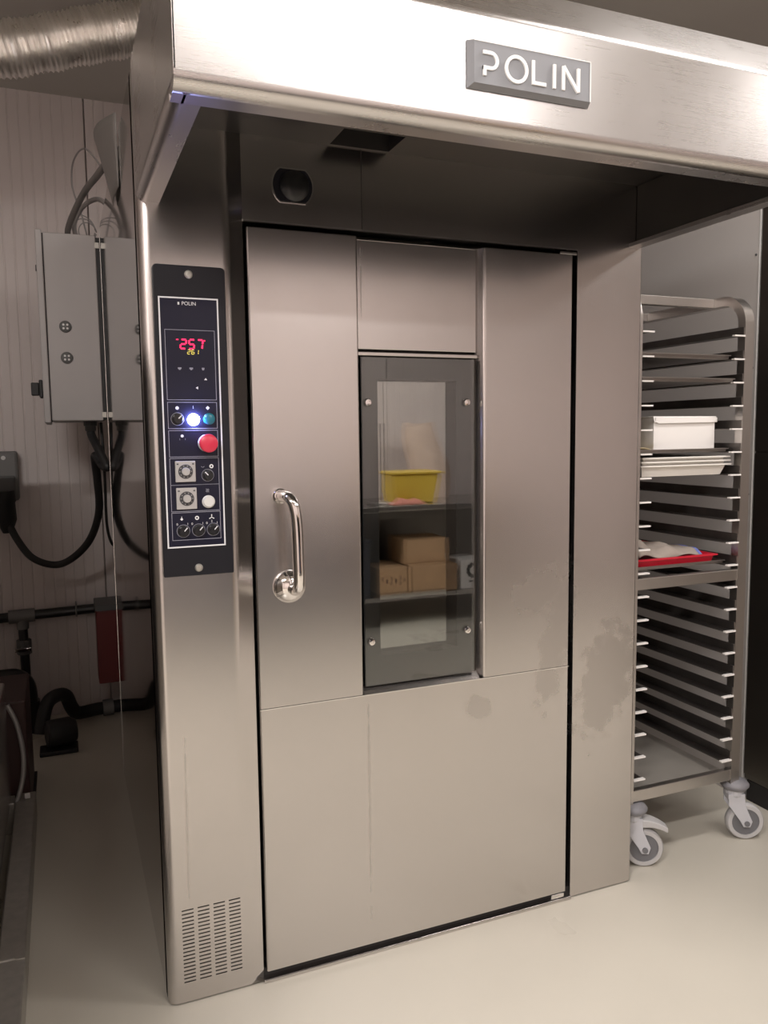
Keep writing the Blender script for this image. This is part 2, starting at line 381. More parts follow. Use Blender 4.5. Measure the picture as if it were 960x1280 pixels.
# header above the door with its fold
hd = MB().ribbon([(0.0, TOP), (0.0, 1.902), (.004, 1.897), (.04, 1.897)], 'x', G1, G2)
obj('header_panel', hd, M['steel'], ov)
obj('header_edge', MB().box(G1+.001, G2-.001, -.003, .002, 1.8965, 1.9005), M['trimsteel'], ov)
obj('header_clip', MB().box(1.115, 1.170, -.002, .03, 1.885, 1.892), M['trimsteel'], ov, bevel=.001)
for xx in (.5335,):
    obj('header_seam', MB().box(xx, xx+.0015, -.0008, .001, 1.902, TOP), M['darkgap'], ov)
# sill under the door
obj('door_sill', MB().box(G1, G2, -.008, .05, 0.0, .010), M['steel'], ov, bevel=.002)
obj('door_stop', MB().box(1.105, 1.150, -.004, .012, .012, .024), M['trimsteel'], ov, bevel=.002)
obj('plinth', MB().box(.012, W-.012, .012, D-.02, 0, .03), M['darkgap'], ov)

# --- door
DX0, DX1, DZ0, DZ1, ZS = .2455, 1.1590, .026, 1.884, .7188
door = obj('door', MB().box(DX0+.006, .529, .034, .07, DZ0+.004, DZ1-.004).box(.866, DX1-.006, .034, .07, DZ0+.004, DZ1-.004).box(.529, .866, .034, .07, DZ0+.004, .735).box(.529, .866, .036, .07, 1.595, DZ1-.004), M['darkgap'], ov)
CX0, CX1, CXR = .522, .866, .8795
def door_sheet(name, prof, a, b, ax='z'):
    return obj(name, MB().ribbon(prof, ax, a, b), M['steel_col'], door, smooth=True, flat=True)
# left leaf: return edge, face, soft fold into the recess
door_sheet('door_panel', [(DX0, .034), (DX0, .003), (DX0+.003, 0), (CX0-.006, 0), (CX0-.002, .002), (CX0, .006), (CX0+.001, .03)], ZS+.0015, DZ1)
door_sheet('door_panel', [(CX1-.002, .026), (CXR-.003, .006), (CXR, .002), (CXR+.005, 0), (DX1-.003, 0), (DX1, .003), (DX1, .034)], ZS+.0015, DZ1)
# lower leaf across the whole width
lo = MB().ribbon([(DX0, .034), (DX0, .003), (DX0+.003, 0), (DX1-.003, 0), (DX1, .003), (DX1, .034)], 'z', DZ0, ZS-.0015)
lo.ribbon([(0.0, ZS-.0015), (.034, ZS-.0015)], 'x', DX0, DX1)
obj('door_panel', lo, M['steel_col'], door)
obj('seam_edge', MB().box(DX0, DX1, -.0015, .001, ZS-.002, ZS+.0005), M['trimsteel'], door)
# recessed upper panel, its shadow gap and head rail
obj('recessed_panel', MB().box(CX0+.003, CX1-.002, .018, .030, 1.612, DZ1-.002), M['steel_col'], door, bevel=.002)
obj('window_head', MB().box(CX0+.001, CX1-.001, .012, .034, 1.596, 1.606), M['steel'], door, bevel=.002)
obj('window_sill', MB().prism([(.0, ZS), (.034, ZS), (.034, .738), (.024, .736)], 'x', CX0+.001, CX1), M['steel'], door)
obj('window_jamb', MB().box(.8535, .8635, .022, .032, .730, 1.596), M['deepgrey'], door, bevel=.003)
# window: outer pane, grey printed border behind it, clear inner pane, steel inner frame
GX0, GX1, GZ0, GZ1 = .5315, .8525, .7375, 1.5925
obj('window_pane', MB().box(GX0, GX1, .010, .016, GZ0, GZ1), M['glass'], door)
bx0, bx1, bz0, bz1 = .5765, .8035, .8135, 1.5365
obj('printed_border', MB().box(GX0, bx0, .0165, .0185, GZ0, GZ1).box(bx1, GX1, .0165, .0185, GZ0, GZ1).box(bx0, bx1, .0165, .0185, GZ0, bz0).box(bx0, bx1, .0165, .0185, bz1, GZ1), M['frit'], door)
obj('inner_pane', MB().box(bx0-.01, bx1+.01, .050, .055, bz0-.01, bz1+.01), M['glass2'], door)
obj('inner_frame', MB().box(bx0-.012, bx0-.002, .02, .07, bz0, bz1).box(bx0-.01, bx1+.01, .02, .07, bz1, bz1+.01).box(bx0-.01, bx1+.01, .02, .07, bz0-.01, bz0), M['chamber'], door)
obj('inner_jamb', MB().prism([(bx1+.002, .020), (bx1+.012, .020), (bx1+.012, .07), (bx1-.018, .07), (bx1-.022, .062)], 'z', bz0, bz1), M['steel'], door, bevel=.003)
for (sx, sz) in ((.547, 1.478), (.8305, 1.479), (.5485, .856), (.8315, .858)):
    obj('pane_screw', MB().lathe([(.0105, 0), (.0105, .003), (.008, .0065), (.004, .007), (.0035, .005), (0, .005)], (sx, .0105, sz), (0, -1, 0), 16), M['chrome'], door, smooth=True)
# handle: chrome D grip on a round rosette
hp = spline([(.309, .004, 1.250), (.312, -.035, 1.2515), (.317, -.062, 1.247), (.325, -.074, 1.226), (.330, -.075, 1.18), (.332, -.074, 1.10), (.333, -.072, 1.055), (.333, -.063, 1.030), (.331, -.038, 1.022), (.329, -.008, 1.023)], 7)
obj('handle', MB().tube(hp, .0145, 14), M['chrome'], door, smooth=True)
obj('handle_socket', MB().lathe([(.019, 0), (.019, .006), (.0155, .010), (0, .010)], (.309, 0, 1.250), (0, -1, 0.02), 18), M['chrome'], door, smooth=True)
obj('handle_rosette', MB().lathe([(.041, 0), (.041, .006), (.038, .012), (.030, .019), (.018, .026), (0, .030)], (.327, 0, 1.025), (0, -1, 0), 28), M['chrome'], door, smooth=True)

# --- hood
hr = .026
pf = [(-.565, HB+.022), (-.565, HB), (-HF+hr, HB)]+[(-HF+hr-hr*math.sin(a), HB+hr-hr*math.cos(a)) for a in [PI/2*i/7 for i in range(1, 8)]]
pf += [(-HF, 2.108), (-HF+.002, 2.116), (-HF+.007, 2.124), (-.545, 2.214), (-.53, 2.218), (0.02, 2.218)]
hood = obj('hood', MB().ribbon(pf, 'x', .001, W-.001), M['hoodsteel'], ov, smooth=True, flat=True)
hood['label'] = 'overhanging steel steam hood with a bent front edge'
def hood_side(xo, s):
    # end sheet following the hood outline, folded inward along its bottom edge
    b = .018; a72 = math.acos(1-b/hr)
    mb = MB().prism([(0.0, HB+b), (-HF+hr-hr*math.sin(a72), HB+b), (-HF, HB+hr), (-HF, 2.108), (-HF+.002, 2.116), (-HF+.007, 2.124), (-.545, 2.214), (0.0, 2.214)], 'x', xo, xo+s*.003)
    side = obj('hood_side', mb, M['hoodsteel'], hood)
    pr = [(xo+s*.05, HB+.012), (xo+s*.05, HB+.002), (xo+s*(b+.004), HB), (xo+s*b, HB)]+[(xo+s*(b-b*math.sin(a)), HB+b-b*math.cos(a)) for a in [PI/2*i/5 for i in range(1, 6)]]+[(xo, HB+b+.002)]
    obj('folded_edge', MB().ribbon(pr, 'y', -HF+hr-.005, .0), M['hoodsteel'], side, smooth=True, flat=True)
    cap = [(-HF+hr+.002, HB)]+[(-HF+hr-hr*math.sin(t), HB+hr-hr*math.cos(t)) for t in [a72*i/5 for i in range(6)]]+[(-HF+hr+.002, HB+b)]
    obj('corner_cap', MB().prism(cap, 'x', xo+s*.0005, xo+s*.003), M['hoodsteel'], side)
hood_side(0.0, 1); hood_side(W, -1)
# ceiling inside the hood with its extraction slot
hx = [.02, .452, .605, W-.02]; 
hc = MB(); ys = [-.61, -.112, -.008, .0]; n = 4
vv = [(x, yy, 2.092) for yy in ys for x in hx]
hc.add(vv, [(j*4+i, j*4+i+1, (j+1)*4+i+1, (j+1)*4+i) for j in range(3) for i in range(3) if not (i == 1 and j == 1)])
obj('hood_lining', hc, M['deepgrey'], hood)
obj('hood_lining', MB().box(.03, W-.03, -HF+.034, -HF+.037, HB+.026, 2.09), M['deepgrey'], hood)  # separate dark sheets added inside the hood front and ends
obj('hood_lining', MB().box(.022, .025, -HF+.04, -.002, HB+.022, 2.09), M['deepgrey'], hood)
obj('hood_lining', MB().box(W-.025, W-.022, -HF+.04, -.002, HB+.022, 2.09), M['deepgrey'], hood)
obj('extraction_box', MB().add([(.452,-.112,2.092),(.605,-.112,2.092),(.605,-.008,2.092),(.452,-.008,2.092),(.452,-.112,2.20),(.605,-.112,2.20),(.605,-.008,2.20),(.452,-.008,2.20)], [(4,5,6,7),(0,1,5,4),(1,2,6,5),(2,3,7,6),(3,0,4,7)]), M['darkgap'], hood)
# steam port in the header: disc cut flat above and below
def cutdisc(cx, cz, r, f, n=28):
    out = []
    for i in range(n):
        a = 2*PI*i/n; out.append((cx+r*math.cos(a), cz+max(-f, min(f, r*math.sin(a)))))
    return out
pc = (.359, 1.987)
ring = MB(); o_ = cutdisc(*pc, .0515, .040); i_ = cutdisc(*pc, .0485, .0372); n = len(o_)
ring.add([(a, -.003, b) for a, b in o_]+[(a, -.003, b) for a, b in i_]+[(a, .004, b) for a, b in o_]+[(a, .03, b) for a, b in i_],
         [(i, (i+1) % n, n+(i+1) % n, n+i) for i in range(n)]+[(i, (i+1) % n, 2*n+(i+1) % n, 2*n+i) for i in range(n)]+[(n+i, n+(i+1) % n, 3*n+(i+1) % n, 3*n+i) for i in range(n)])
obj('steam_port', ring, M['trimsteel'], ov)
obj('port_cover', MB().prism(i_, 'y', -.002, .001), M['panelblack'], ov)
obj('port_lens', MB().lathe([(.036, 0), (.036, .004), (.03, .010), (.012, .014), (0, .0145)], (pc[0]+.004, -.002, pc[1]), (0, -1, 0), 22), M['blackgloss'], ov, smooth=True)

# sign on the hood
sg = MB(); X0, X1, Z0, Z1 = .4905, .7405, 1.9855, 2.0640; yb, yf, b = -HF-.0015, -HF-.0145, .008
sg.add([(X0,yb,Z0),(X1,yb,Z0),(X1,yb,Z1),(X0,yb,Z1),(X0+b,yf,Z0+b*.8),(X1-b*.5,yf,Z0+b*.8),(X1-b*.5,yf,Z1-b*.4),(X0+b,yf,Z1-b*.4)],
       [(0,3,2,1),(4,5,6,7),(0,1,5,4),(1,2,6,5),(2,3,7,6),(3,0,4,7)])
sign = obj('name_sign', sg, M['signplate'], hood); sign['label'] = 'grey bevelled plate with white raised letters POLIN'
obj('sign_edge', MB().box(X0+b, X1-b*.5, yf-.0008, yf+.002, Z1-b*.4-.0012, Z1-b*.4+.0006).box(X1-b*.5-.0014, X1-b*.5+.0006, yf-.0008, yf+.002, Z0+b*.8, Z1-b*.4), M['signletter'], sign)
def stroke(mb, pts, wd, ya, yb_):
    P = [Vector(p) for p in pts]
    for a, c in zip(P[:-1], P[1:]):
        d = (c-a); L_ = d.length; d.normalize(); nn = Vector((-d.y, d.x))*wd/2; e = d*wd*.18
        q = [a-e+nn, a-e-nn, c+e-nn, c+e+nn]
        mb.prism([(v.x, v.y) for v in q], 'y', ya, yb_)
    return mb
zt, zb = 2.0440, 2.0035; zm = (zt+zb)/2; wd = .0058
def band(mb, pts, wd, ya, yb_):
    """one continuous band along a smooth path"""
    P = [Vector(p) for p in pts]; n = len(P); l, r_ = [], []
    for i in range(n):
        d = (P[min(i+1, n-1)]-P[max(i-1, 0)]).normalized(); nn = Vector((-d.y, d.x))*wd/2
        l.append(P[i]+nn); r_.append(P[i]-nn)
    vs_ = [(q.x, ya, q.y) for q in l]+[(q.x, ya, q.y) for q in r_]+[(q.x, yb_, q.y) for q in l]+[(q.x, yb_, q.y) for q in r_]
    fs = []
    for i in range(n-1):
        fs += [(i, i+1, n+i+1, n+i), (2*n+i, 3*n+i, 3*n+i+1, 2*n+i+1), (i, 2*n+i, 2*n+i+1, i+1), (n+i, n+i+1, 3*n+i+1, 3*n+i)]
    fs += [(0, n, 3*n, 2*n), (n-1, 2*n-1+2*n-n, 4*n-1, 2*n-1)] if False else [(0, n, 3*n, 2*n), (n-1, 3*n-1, 4*n-1, 2*n-1)]
    return mb.add(vs_, fs)
def letter(pl):
    mb = MB()
    for i, pts in enumerate(pl): band(mb, pts, wd, yf-.0032-.0004*i, yf+.001)
    obj('letter', mb, M['signletter'], sign)
letter([[(.5145, zt-.0015), (.5220, zt-.0015), (.5295, zt-.0015)]+[(.5295+.0125*math.cos(math.radians(a)), zt-.014+.0125*math.sin(math.radians(a))) for a in range(75, -91, -15)]+[(.5240, zt-.0265), (.5146, zt-.0265)], [(.5175, zt-.0236), (.5175, zb+.001)]])
letter([[(.5805+.0205*math.cos(a), zm+.0205*math.sin(a)) for a in [2*PI*i/32 for i in range(33)]]])
letter([[(.6145, zt), (.6145, zb)], [(.6117, zb+.003), (.6405, zb+.003)]])
letter([[(.6580, zt), (.6580, zb)]])
letter([[(.6770, zb), (.6770, zt)], [(.6770, zt), (.7085, zb)], [(.7085, zb), (.7085, zt)]])

# --- control panel
cp = MB(); pr = []
x0, x1, z0, z1, r = .0265, .1895, 1.0715, 1.7840, .010
for (cx, cz, a0) in ((x1-r, z1-r, 0), (x0+r, z1-r, 90), (x0+.004, z0+.004, 180), (x1-.004, z0+.004, 270)):
    rr = r if a0 < 180 else .004
    pr += arc(cx, cz, rr, a0, a0+90, 5)
ctl = obj('control_panel', MB().prism(pr, 'y', -.012, .0), M['panelblack'], ov, bevel=.002)
ctl['label'] = 'tall black control panel with display, pilot lamp, buttons and knobs'
PF = -.0122
obj('overlay', MB().box(.0385, .1700, PF-.0006, PF+.001, 1.1415, 1.7105), M['panelfoil'], ctl)
def hframe(name, xa, xb, za, zb_, t, m, yy=PF-.0014):
    obj(name, MB().box(xa, xb, yy, yy+.0012, zb_-t, zb_).box(xa, xb, yy, yy+.0012, za, za+t).box(xa, xa+t, yy, yy+.0012, za+t, zb_-t).box(xb-t, xb, yy, yy+.0012, za+t, zb_-t), m, ctl)
hframe('white_border', .0370, .1712, 1.1395, 1.7125, .0032, M['white'])
for (za, zb_) in ((1.481, 1.640), (1.4155, 1.4765), (1.3505, 1.4120), (1.2855, 1.3480), (1.2240, 1.2862), (1.1570, 1.2220)):
    hframe('section_line', .0485, .1610, za, zb_, .0011, M['greyprint'])
for zz in (1.7640, 1.0900):
    obj('panel_screw', MB().lathe([(.0095, 0), (.0095, .002), (.007, .0045), (.003, .005), (.003, .003), (0, .003)], (.1065, -.012, zz), (0, -1, 0), 14), M['galv'], ctl, smooth=True)
PY = PF-.0016
def text(name, s, x, z, size, m, parent, yy=PY):
    cu = bpy.data.curves.new('txt', 'FONT'); cu.body = s; cu.size = size; cu.extrude = .0003; cu.align_x = 'CENTER'; cu.align_y = 'CENTER'
    to = bpy.data.objects.new('txt', cu); COL.objects.link(to)
    me = bpy.data.meshes.new_from_object(to.evaluated_get(bpy.context.evaluated_depsgraph_get()))
    bpy.data.objects.remove(to)
    me.materials.clear(); me.materials.append(m)
    o = bpy.data.objects.new(name, me); COL.objects.link(o); o.parent = parent
    o.rotation_euler = (PI/2, 0, 0); o.location = (x, yy, z); return o
bpy.context.view_layer.update()
text('maker_mark', 'POLIN', .1045, 1.6985, .0115, M['white'], ctl)
stroke_mark = MB().box(.0795, .0835, PY-.0003, PY+.0003, 1.6955, 1.7015)
obj('maker_emblem', stroke_mark, M['white'], ctl)
# display window and seven-segment figures
SEG = {'2': 'abged', '5': 'afgcd', '7': 'abc', '6': 'afgedc', '1': 'bc', '-': 'g'}
def seg7(chs, xa, z0_, w_, h_, gap, t, m, lean=.12):
    x = xa
    for ch_ in chs:
        mb = MB()
        def S(u0, v0, u1, v1):
            a = Vector((x+u0*w_+lean*v0*h_, z0_+v0*h_)); c = Vector((x+u1*w_+lean*v1*h_, z0_+v1*h_))
            d = (c-a).normalized(); a += d*t*.35; c -= d*t*.35; nn = Vector((-d.y, d.x))*t/2
            mb.prism([(q.x, q.y) for q in (a+nn, a-nn, c-nn, c+nn)], 'y', PY-.0004, PY+.0004)
        for g_ in SEG[ch_]:
            {'a': lambda: S(0,1,1,1), 'b': lambda: S(1,.5,1,1), 'c': lambda: S(1,0,1,.5), 'd': lambda: S(0,0,1,0), 'e': lambda: S(0,0,0,.5), 'f': lambda: S(0,.5,0,1), 'g': lambda: S(0,.5,1,.5)}[g_]()
        obj('lit_digit', mb, m, ctl)
        x += w_+gap
seg7('257', .0820, 1.5975, .0120, .0205, .0066, .0034, M['led_red'])
obj('lit_dash', MB().box(.0735, .0785, PY-.0004, PY+.0004, 1.6165, 1.6185), M['led_red'], ctl)
obj('lit_dash', MB().box(.1355, .1385, PY-.0004, PY+.0004, 1.6150, 1.6180), M['led_red'], ctl)
seg7('261', .0975, 1.5855, .0058, .0095, .0035, .0014, M['led_yel'])
for xx, wd_ in ((.079, .008), (.105, .008), (.132, .006)):
    obj('key_mark', MB().box(xx-wd_/2, xx+wd_/2, PY-.0003, PY+.0003, 1.5515, 1.5550).box(xx-.002, xx+.002, PY-.0003, PY+.0003, 1.5495, 1.5515), M['greyprint'], ctl)
obj('arrow_mark', MB().prism([(.1335, 1.5270), (.1405, 1.5270), (.137, 1.5320)], 'y', PY-.0003, PY+.0003), M['white'], ctl)
obj('arrow_mark', MB().prism([(.1135, 1.5090), (.1190, 1.5055), (.1190, 1.5125)], 'y', PY-.0003, PY+.0003), M['white'], ctl)
# section A: selector, pilot lamp, teal button
def knob(x, z, r, ang, name='selector_knob'):
    k_ = obj(name, MB().lathe([(r*1.18, 0), (r*1.18, .003), (r, .0035), (r*.94, .013), (r*.85, .014), (0, .014)], (x, PF, z), (0, -1, 0), 24), M['knob'], ctl, smooth=True)
    # print ring and pointer
    ring_ = MB(); nn = 28
    ring_.add([(x+r*q*math.cos(2*PI*i/nn), PF-.0012, z+r*q*math.sin(2*PI*i/nn)) for q in (1.22, 1.30) for i in range(nn)], [(i, (i+1) % nn, nn+(i+1) % nn, nn+i) for i in range(nn)])
    obj('dial_ring', ring_, M['greyprint'], k_)
    d = Vector((math.sin(ang), math.cos(ang))); a = Vector((x, z))+d*r*.10; c = Vector((x, z))+d*r*.98; n_ = Vector((-d.y, d.x))*.0011
    obj('pointer', MB().prism([(q.x, q.y) for q in (a+n_, a-n_, c-n_, c+n_)], 'y', PF-.0150, PF-.0138), M['white'], k_)
    return k_
knob(.0700, 1.4380, .0115, .8)
pl = obj('pilot_lamp', MB().lathe([(.0135, 0), (.0135, .004), (.0125, .009), (.008, .013), (0, .0145)], (.1060, PF, 1.4362), (0, -1, 0), 22), M['lampwhite'], ctl, smooth=True)
pl['label'] = 'glowing blue-white pilot lamp'
obj('push_button', MB().lathe([(.0135, 0), (.0135, .005), (.0115, .006), (.0115, .009), (.009, .0105), (0, .0108)], (.1415, PF, 1.4378), (0, -1, 0), 22), M['teal'], ctl, smooth=True)['label'] = 'round teal push button'
def icon(kind, x, z, s=.0042):
    mb = MB(); ya, yb_ = PY-.0003, PY+.0003
    if kind == 'disc': mb.prism(arc(x, z, s, 0, 330, 11), 'y', ya, yb_)
    elif kind == 'ring':
        nn = 16; mb.add([(x+s*q*math.cos(2*PI*i/nn), ya, z+s*q*math.sin(2*PI*i/nn)) for q in (.45, 1) for i in range(nn)], [(i, (i+1) % nn, nn+(i+1) % nn, nn+i) for i in range(nn)])
    elif kind == 'diamond': mb.prism([(x-s, z), (x, z-s), (x+s, z), (x, z+s)], 'y', ya, yb_)
    elif kind == 'bar': mb.box(x-s*.18, x+s*.18, ya, yb_, z-s, z+s)
    elif kind == 'drop': mb.prism([(x-s*.75, z-s*.4), (x, z-s), (x+s*.75, z-s*.4), (x+s*.2, z+s*.2), (x, z+s*1.3), (x-s*.2, z+s*.2)], 'y', ya, yb_)
    elif kind == 'fan':
        for a in (90, 210, 330):
            c, sn = math.cos(math.radians(a)), math.sin(math.radians(a))
            mb.prism([(x-sn*.0007, z+c*.0007), (x+sn*.0007, z-c*.0007), (x+c*s*1.4+sn*.0012, z+sn*s*1.4-c*.0012), (x+c*s*1.4-sn*.0012, z+sn*s*1.4+c*.0012)], 'y', ya, yb_)
    elif kind == 'smile': 
        for i in range(5):
            a0, a1 = math.radians(200+28*i), math.radians(228+28*i)
            mb.prism([(x+s*math.cos(a0), z+s*math.sin(a0)), (x+s*math.cos(a1), z+s*math.sin(a1)), (x+s*.75*math.cos(a1), z+s*.75*math.sin(a1)), (x+s*.75*math.cos(a0), z+s*.75*math.sin(a0))], 'y', ya, yb_)
    elif kind == 'steam':
        for i in (-1, 0, 1): stroke(mb, [(x+i*s*.6-s*.3, z+s), (x+i*s*.6+s*.3, z+s*.3), (x+i*s*.6-s*.3, z-s*.3), (x+i*s*.6+s*.3, z-s)], .0009, ya, yb_)
    obj('printed_symbol', mb, M['white'] if kind in ('disc', 'ring', 'fan', 'drop', 'diamond') else M['greyprint'], ctl)
icon('disc', .070, 1.4630, .0040); icon('bar', .106, 1.4650, .0035); icon('diamond', .1395, 1.4632, .0046)
# section B: mushroom stop
icon('disc', .0790, 1.3990, .0034); icon('bar', .0735, 1.3915, .002); icon('bar', .0860, 1.3915, .002)
st = obj('stop_collar', MB().lathe([(.0205, 0), (.0205, .010), (.018, .012), (.012, .012), (.012, .024), (0, .024)], (.1345, PF, 1.3815), (0, -1, 0), 26), M['whitebutton'], ctl, smooth=True)
obj('stop_button', MB().lathe([(.012, .018), (.0205, .022), (.0215, .026), (.0205, .032), (.016, .035), (0, .036)], (.1345, PF, 1.3815), (0, -1, 0), 28), M['redbutton'], st, smooth=True)['label'] = 'red mushroom stop button'
# sections C and D: square timers
def timer(xa, xb, za, zb_):
    cx, cz = (xa+xb)/2, (za+zb_)/2
    t = obj('timer', MB().box(xa, xb, PF-.007, PF, za, zb_), M['timer'], ctl, bevel=.0015)
    obj('timer_dial', MB().lathe([(.0165, 0), (.0165, .0012), (.0155, .002), (0, .002)], (cx, PF-.007, cz), (0, -1, 0), 26), M['timerdark'], t, smooth=True)
    for i in range(10):
        a = 2*PI*i/10; q = Vector((cx+.0132*math.cos(a), cz+.0132*math.sin(a)))
        obj('dial_mark', MB().box(q.x-.0010, q.x+.0010, PF-.0095, PF-.0089, q.y-.0010, q.y+.0010), M['timer'], t)
    obj('timer_knob', MB().lathe([(.0095, .002), (.0095, .008), (.0085, .0095), (0, .0095)], (cx, PF-.007, cz), (0, -1, 0), 22), M['timer'], t, smooth=True)
    for s_ in (-1, 1): obj('timer_print', MB().box(cx+s_*.0175-.0022, cx+s_*.0175+.0022, PF-.0076, PF-.0069, zb_-.0085, zb_-.0055), M['timerdark'], t)
timer(.0600, .1060, 1.2930, 1.3415); timer(.0603, .1068, 1.2295, 1.2795)
knob(.1342, 1.3070, .0112, -.75); icon('smile', .1235, 1.3295, .0042); icon('ring', .1435, 1.3278, .0048)
obj('push_button', MB().lathe([(.0150, 0), (.0150, .003), (.0132, .004), (.0132, .008), (.0115, .010), (0, .0102)], (.1340, PF, 1.2450), (0, -1, 0), 26), M['whitebutton'], ctl, smooth=True)['label'] = 'round white push button'
icon('steam', .1325, 1.2712, .0040)
# section E: three rotary selectors
for xx, zz, kd in ((.0740, 1.1785, 'drop'), (.1090, 1.1790, 'ring'), (.1432, 1.1790, 'fan')):
    knob(xx, zz, .0118, .72); icon(kd, xx-.003, 1.2080, .0048)
for xx, c_ in ((.0605, '0'), (.0845, '1'), (.0945, '0'), (.1190, '1'), (.1285, '0'), (.1400, '2'), (.1525, '1')):
    text('printed_figure', c_, xx, 1.1945 if c_ != '2' else 1.1985, .0075, M['white'], ctl)

# ================================================================== ELECTRICAL CABINET and cables
ec = thing('electrical_cabinet', 'grey wall cabinet with black rotary switch beside the oven', 'cabinet', (-.105, 1.47, 1.463))
obj('body', MB().box(-.205, -.016, 1.472, 1.98, 1.463, 2.178), M['grey_cab'], ec, bevel=.004)
cd = obj('door', MB().box(-.232, -.2085, 1.464, 1.99, 1.455, 2.186), M['grey_cab'], ec, bevel=.004)
obj('door_seal', MB().box(-.2088, -.2046, 1.474, 1.97, 1.467, 2.174), M['darkgap'], ec)
obj('rotary_switch', MB().box(-.246, -.232, 1.49, 1.56, 1.553, 1.622).box(-.275, -.246, 1.508, 1.542, 1.562, 1.612), M['black'], cd, bevel=.004)
obj('lock_insert', MB().lathe([(.012, 0), (.012, .004), (0, .004)], (-.232, 1.52, 2.05), (-1, 0, 0), 14), M['black'], cd)
for zz in (1.825, 1.706):
    g = obj('blank_plug', MB().lathe([(.0225, 0), (.0225, .004), (.019, .007), (0, .008)], (-.140, 1.472, zz), (0, -1, 0), 22), M['darkgrey'], ec, smooth=True)
    for i in range(4):
        a = PI/4+PI/2*i
        obj('plug_dot', MB().lathe([(.0042, 0), (.0042, .0015), (0, .0015)], (-.140+.010*math.cos(a), 1.4652, zz+.010*math.sin(a)), (0, -1, 0), 8), M['whitebutton'], g)
obj('cable_gland', MB().lathe([(.026, 0), (.026, .018), (.021, .02), (.021, .036), (.017, .042), (0, .042)], (-.062, 1.60, 1.463), (0, 0, -1), 8), M['darkgrey'], ec)
obj('cable_channel', MB().box(-.0155, -.001, 1.478, 1.96, 1.468, 2.172), M['black'], ec)
for zz in (1.475, 2.13):
    obj('fixing_clip', MB().box(-.020, -.003, 1.4695, 1.478, zz, zz+.022), M['galv'], ec, bevel=.001)

tag(obj('power_cable', MB().tube(spline([(-.062, 1.60, 1.420), (-.058, 1.59, 1.40), (-.040, 1.55, 1.354), (-.018, 1.512, 1.300), (-.010, 1.50, 1.275), (-.028, 1.56, 1.285), (-.048, 1.595, 1.322), (-.050, 1.62, 1.30), (-.041, 1.70, 1.216), (-.037, 1.80, 1.07), (-.078, 1.9, .936), (-.155, 2.0, .843), (-.233, 2.1, .804), (-.328, 2.15, .838), (-.394, 2.2, .931), (-.428, 2.25, 1.01)], 8), .0165, 12), M['black'], smooth=True),
    'thick black power cable looping from cabinet down to wall plug', 'cable')
tag(obj('thin_cable', MB().tube(spline([(-.020, 1.62, 1.458), (-.016, 1.60, 1.32), (-.013, 1.66, 1.19), (-.010, 1.72, 1.02), (.01, 1.78, .93), (.05, 1.9, .88)], 8), .006, 8), M['black'], smooth=True),
    'thin black cable hanging below the electrical cabinet', 'cable')
tag(obj('thick_cable', MB().tube(spline([(-.112, 1.55, 2.180), (-.112, 1.52, 2.205), (-.090, 1.42, 2.245), (-.055, 1.22, 2.272), (-.025, 1.0, 2.262), (-.004, .75, 2.236), (.02, .55, 2.222), (.08, .48, 2.2180), (.20, .50, 2.2180)], 8), .0115, 10), M['cable'], smooth=True),
    'thickest grey cable rising from cabinet top over the oven roof', 'cable', 'cables above the cabinet')
tag(obj('grey_cable', MB().tube(spline([(-.080, 1.56, 2.178), (-.088, 1.54, 2.23), (-.062, 1.48, 2.275), (-.030, 1.40, 2.287), (.0, 1.28, 2.262), (.05, 1.25, 2.2150), (.15, 1.25, 2.2150)], 8), .009, 8), M['cable2'], smooth=True),
    'grey cable arching low from cabinet top to the oven roof', 'cable', 'cables above the cabinet')
for i in range(3):
    cx, cz, r = (-.035-.012*i), 2.232+.004*i, .034+.010*i
    tag(obj('coiled_wire', MB().tube([(cx+r*math.cos(a), 1.65+.012*i+.006*math.sin(2*a), cz+.003*i+r*math.sin(a)*1.05) for a in [2*PI*t/30 for t in range(30)]], .0022, 6), M['cable2'], smooth=True),
        ['smallest loop of thin wire on top of the cabinet', 'middle loop of thin wire on top of the cabinet', 'largest loop of thin wire on top of the cabinet'][i], 'wire', 'wire loops above the cabinet')
tag(obj('thin_wire', MB().tube(spline([(-.030, 1.66, 2.181), (-.055, 1.66, 2.30), (-.085, 1.64, 2.40), (-.080, 1.55, 2.47), (-.045, 1.35, 2.46), (.0, 1.15, 2.34), (.06, 1.05, 2.2125)], 8), .0035, 6), M['cable2'], smooth=True),
    'thin wire arching high from the cabinet to the oven roof', 'wire')
# curled sheet of protective film hanging at the top rear of the polished side
cf = MB(); nu, nv = 12, 8; vv = []
for j in range(nv+1):
    t = j/nv
    for i in range(nu+1):
        s_ = i/nu
        vv.append((-.003-.042*math.sin(s_*PI*.8)*(1-.9*t), .42+.42*s_*(1-.55*t), 2.258+.045*math.sin(s_*PI*.5)*(1-t)-.19*t))
cf.add(vv, [(j*(nu+1)+i, j*(nu+1)+i+1, (j+1)*(nu+1)+i+1, (j+1)*(nu+1)+i) for j in range(nv) for i in range(nu)])
tag(obj('protective_film', cf, M['film'], smooth=True, solid=.002), 'curled grey sheet of film hanging at the oven roof edge', 'film')

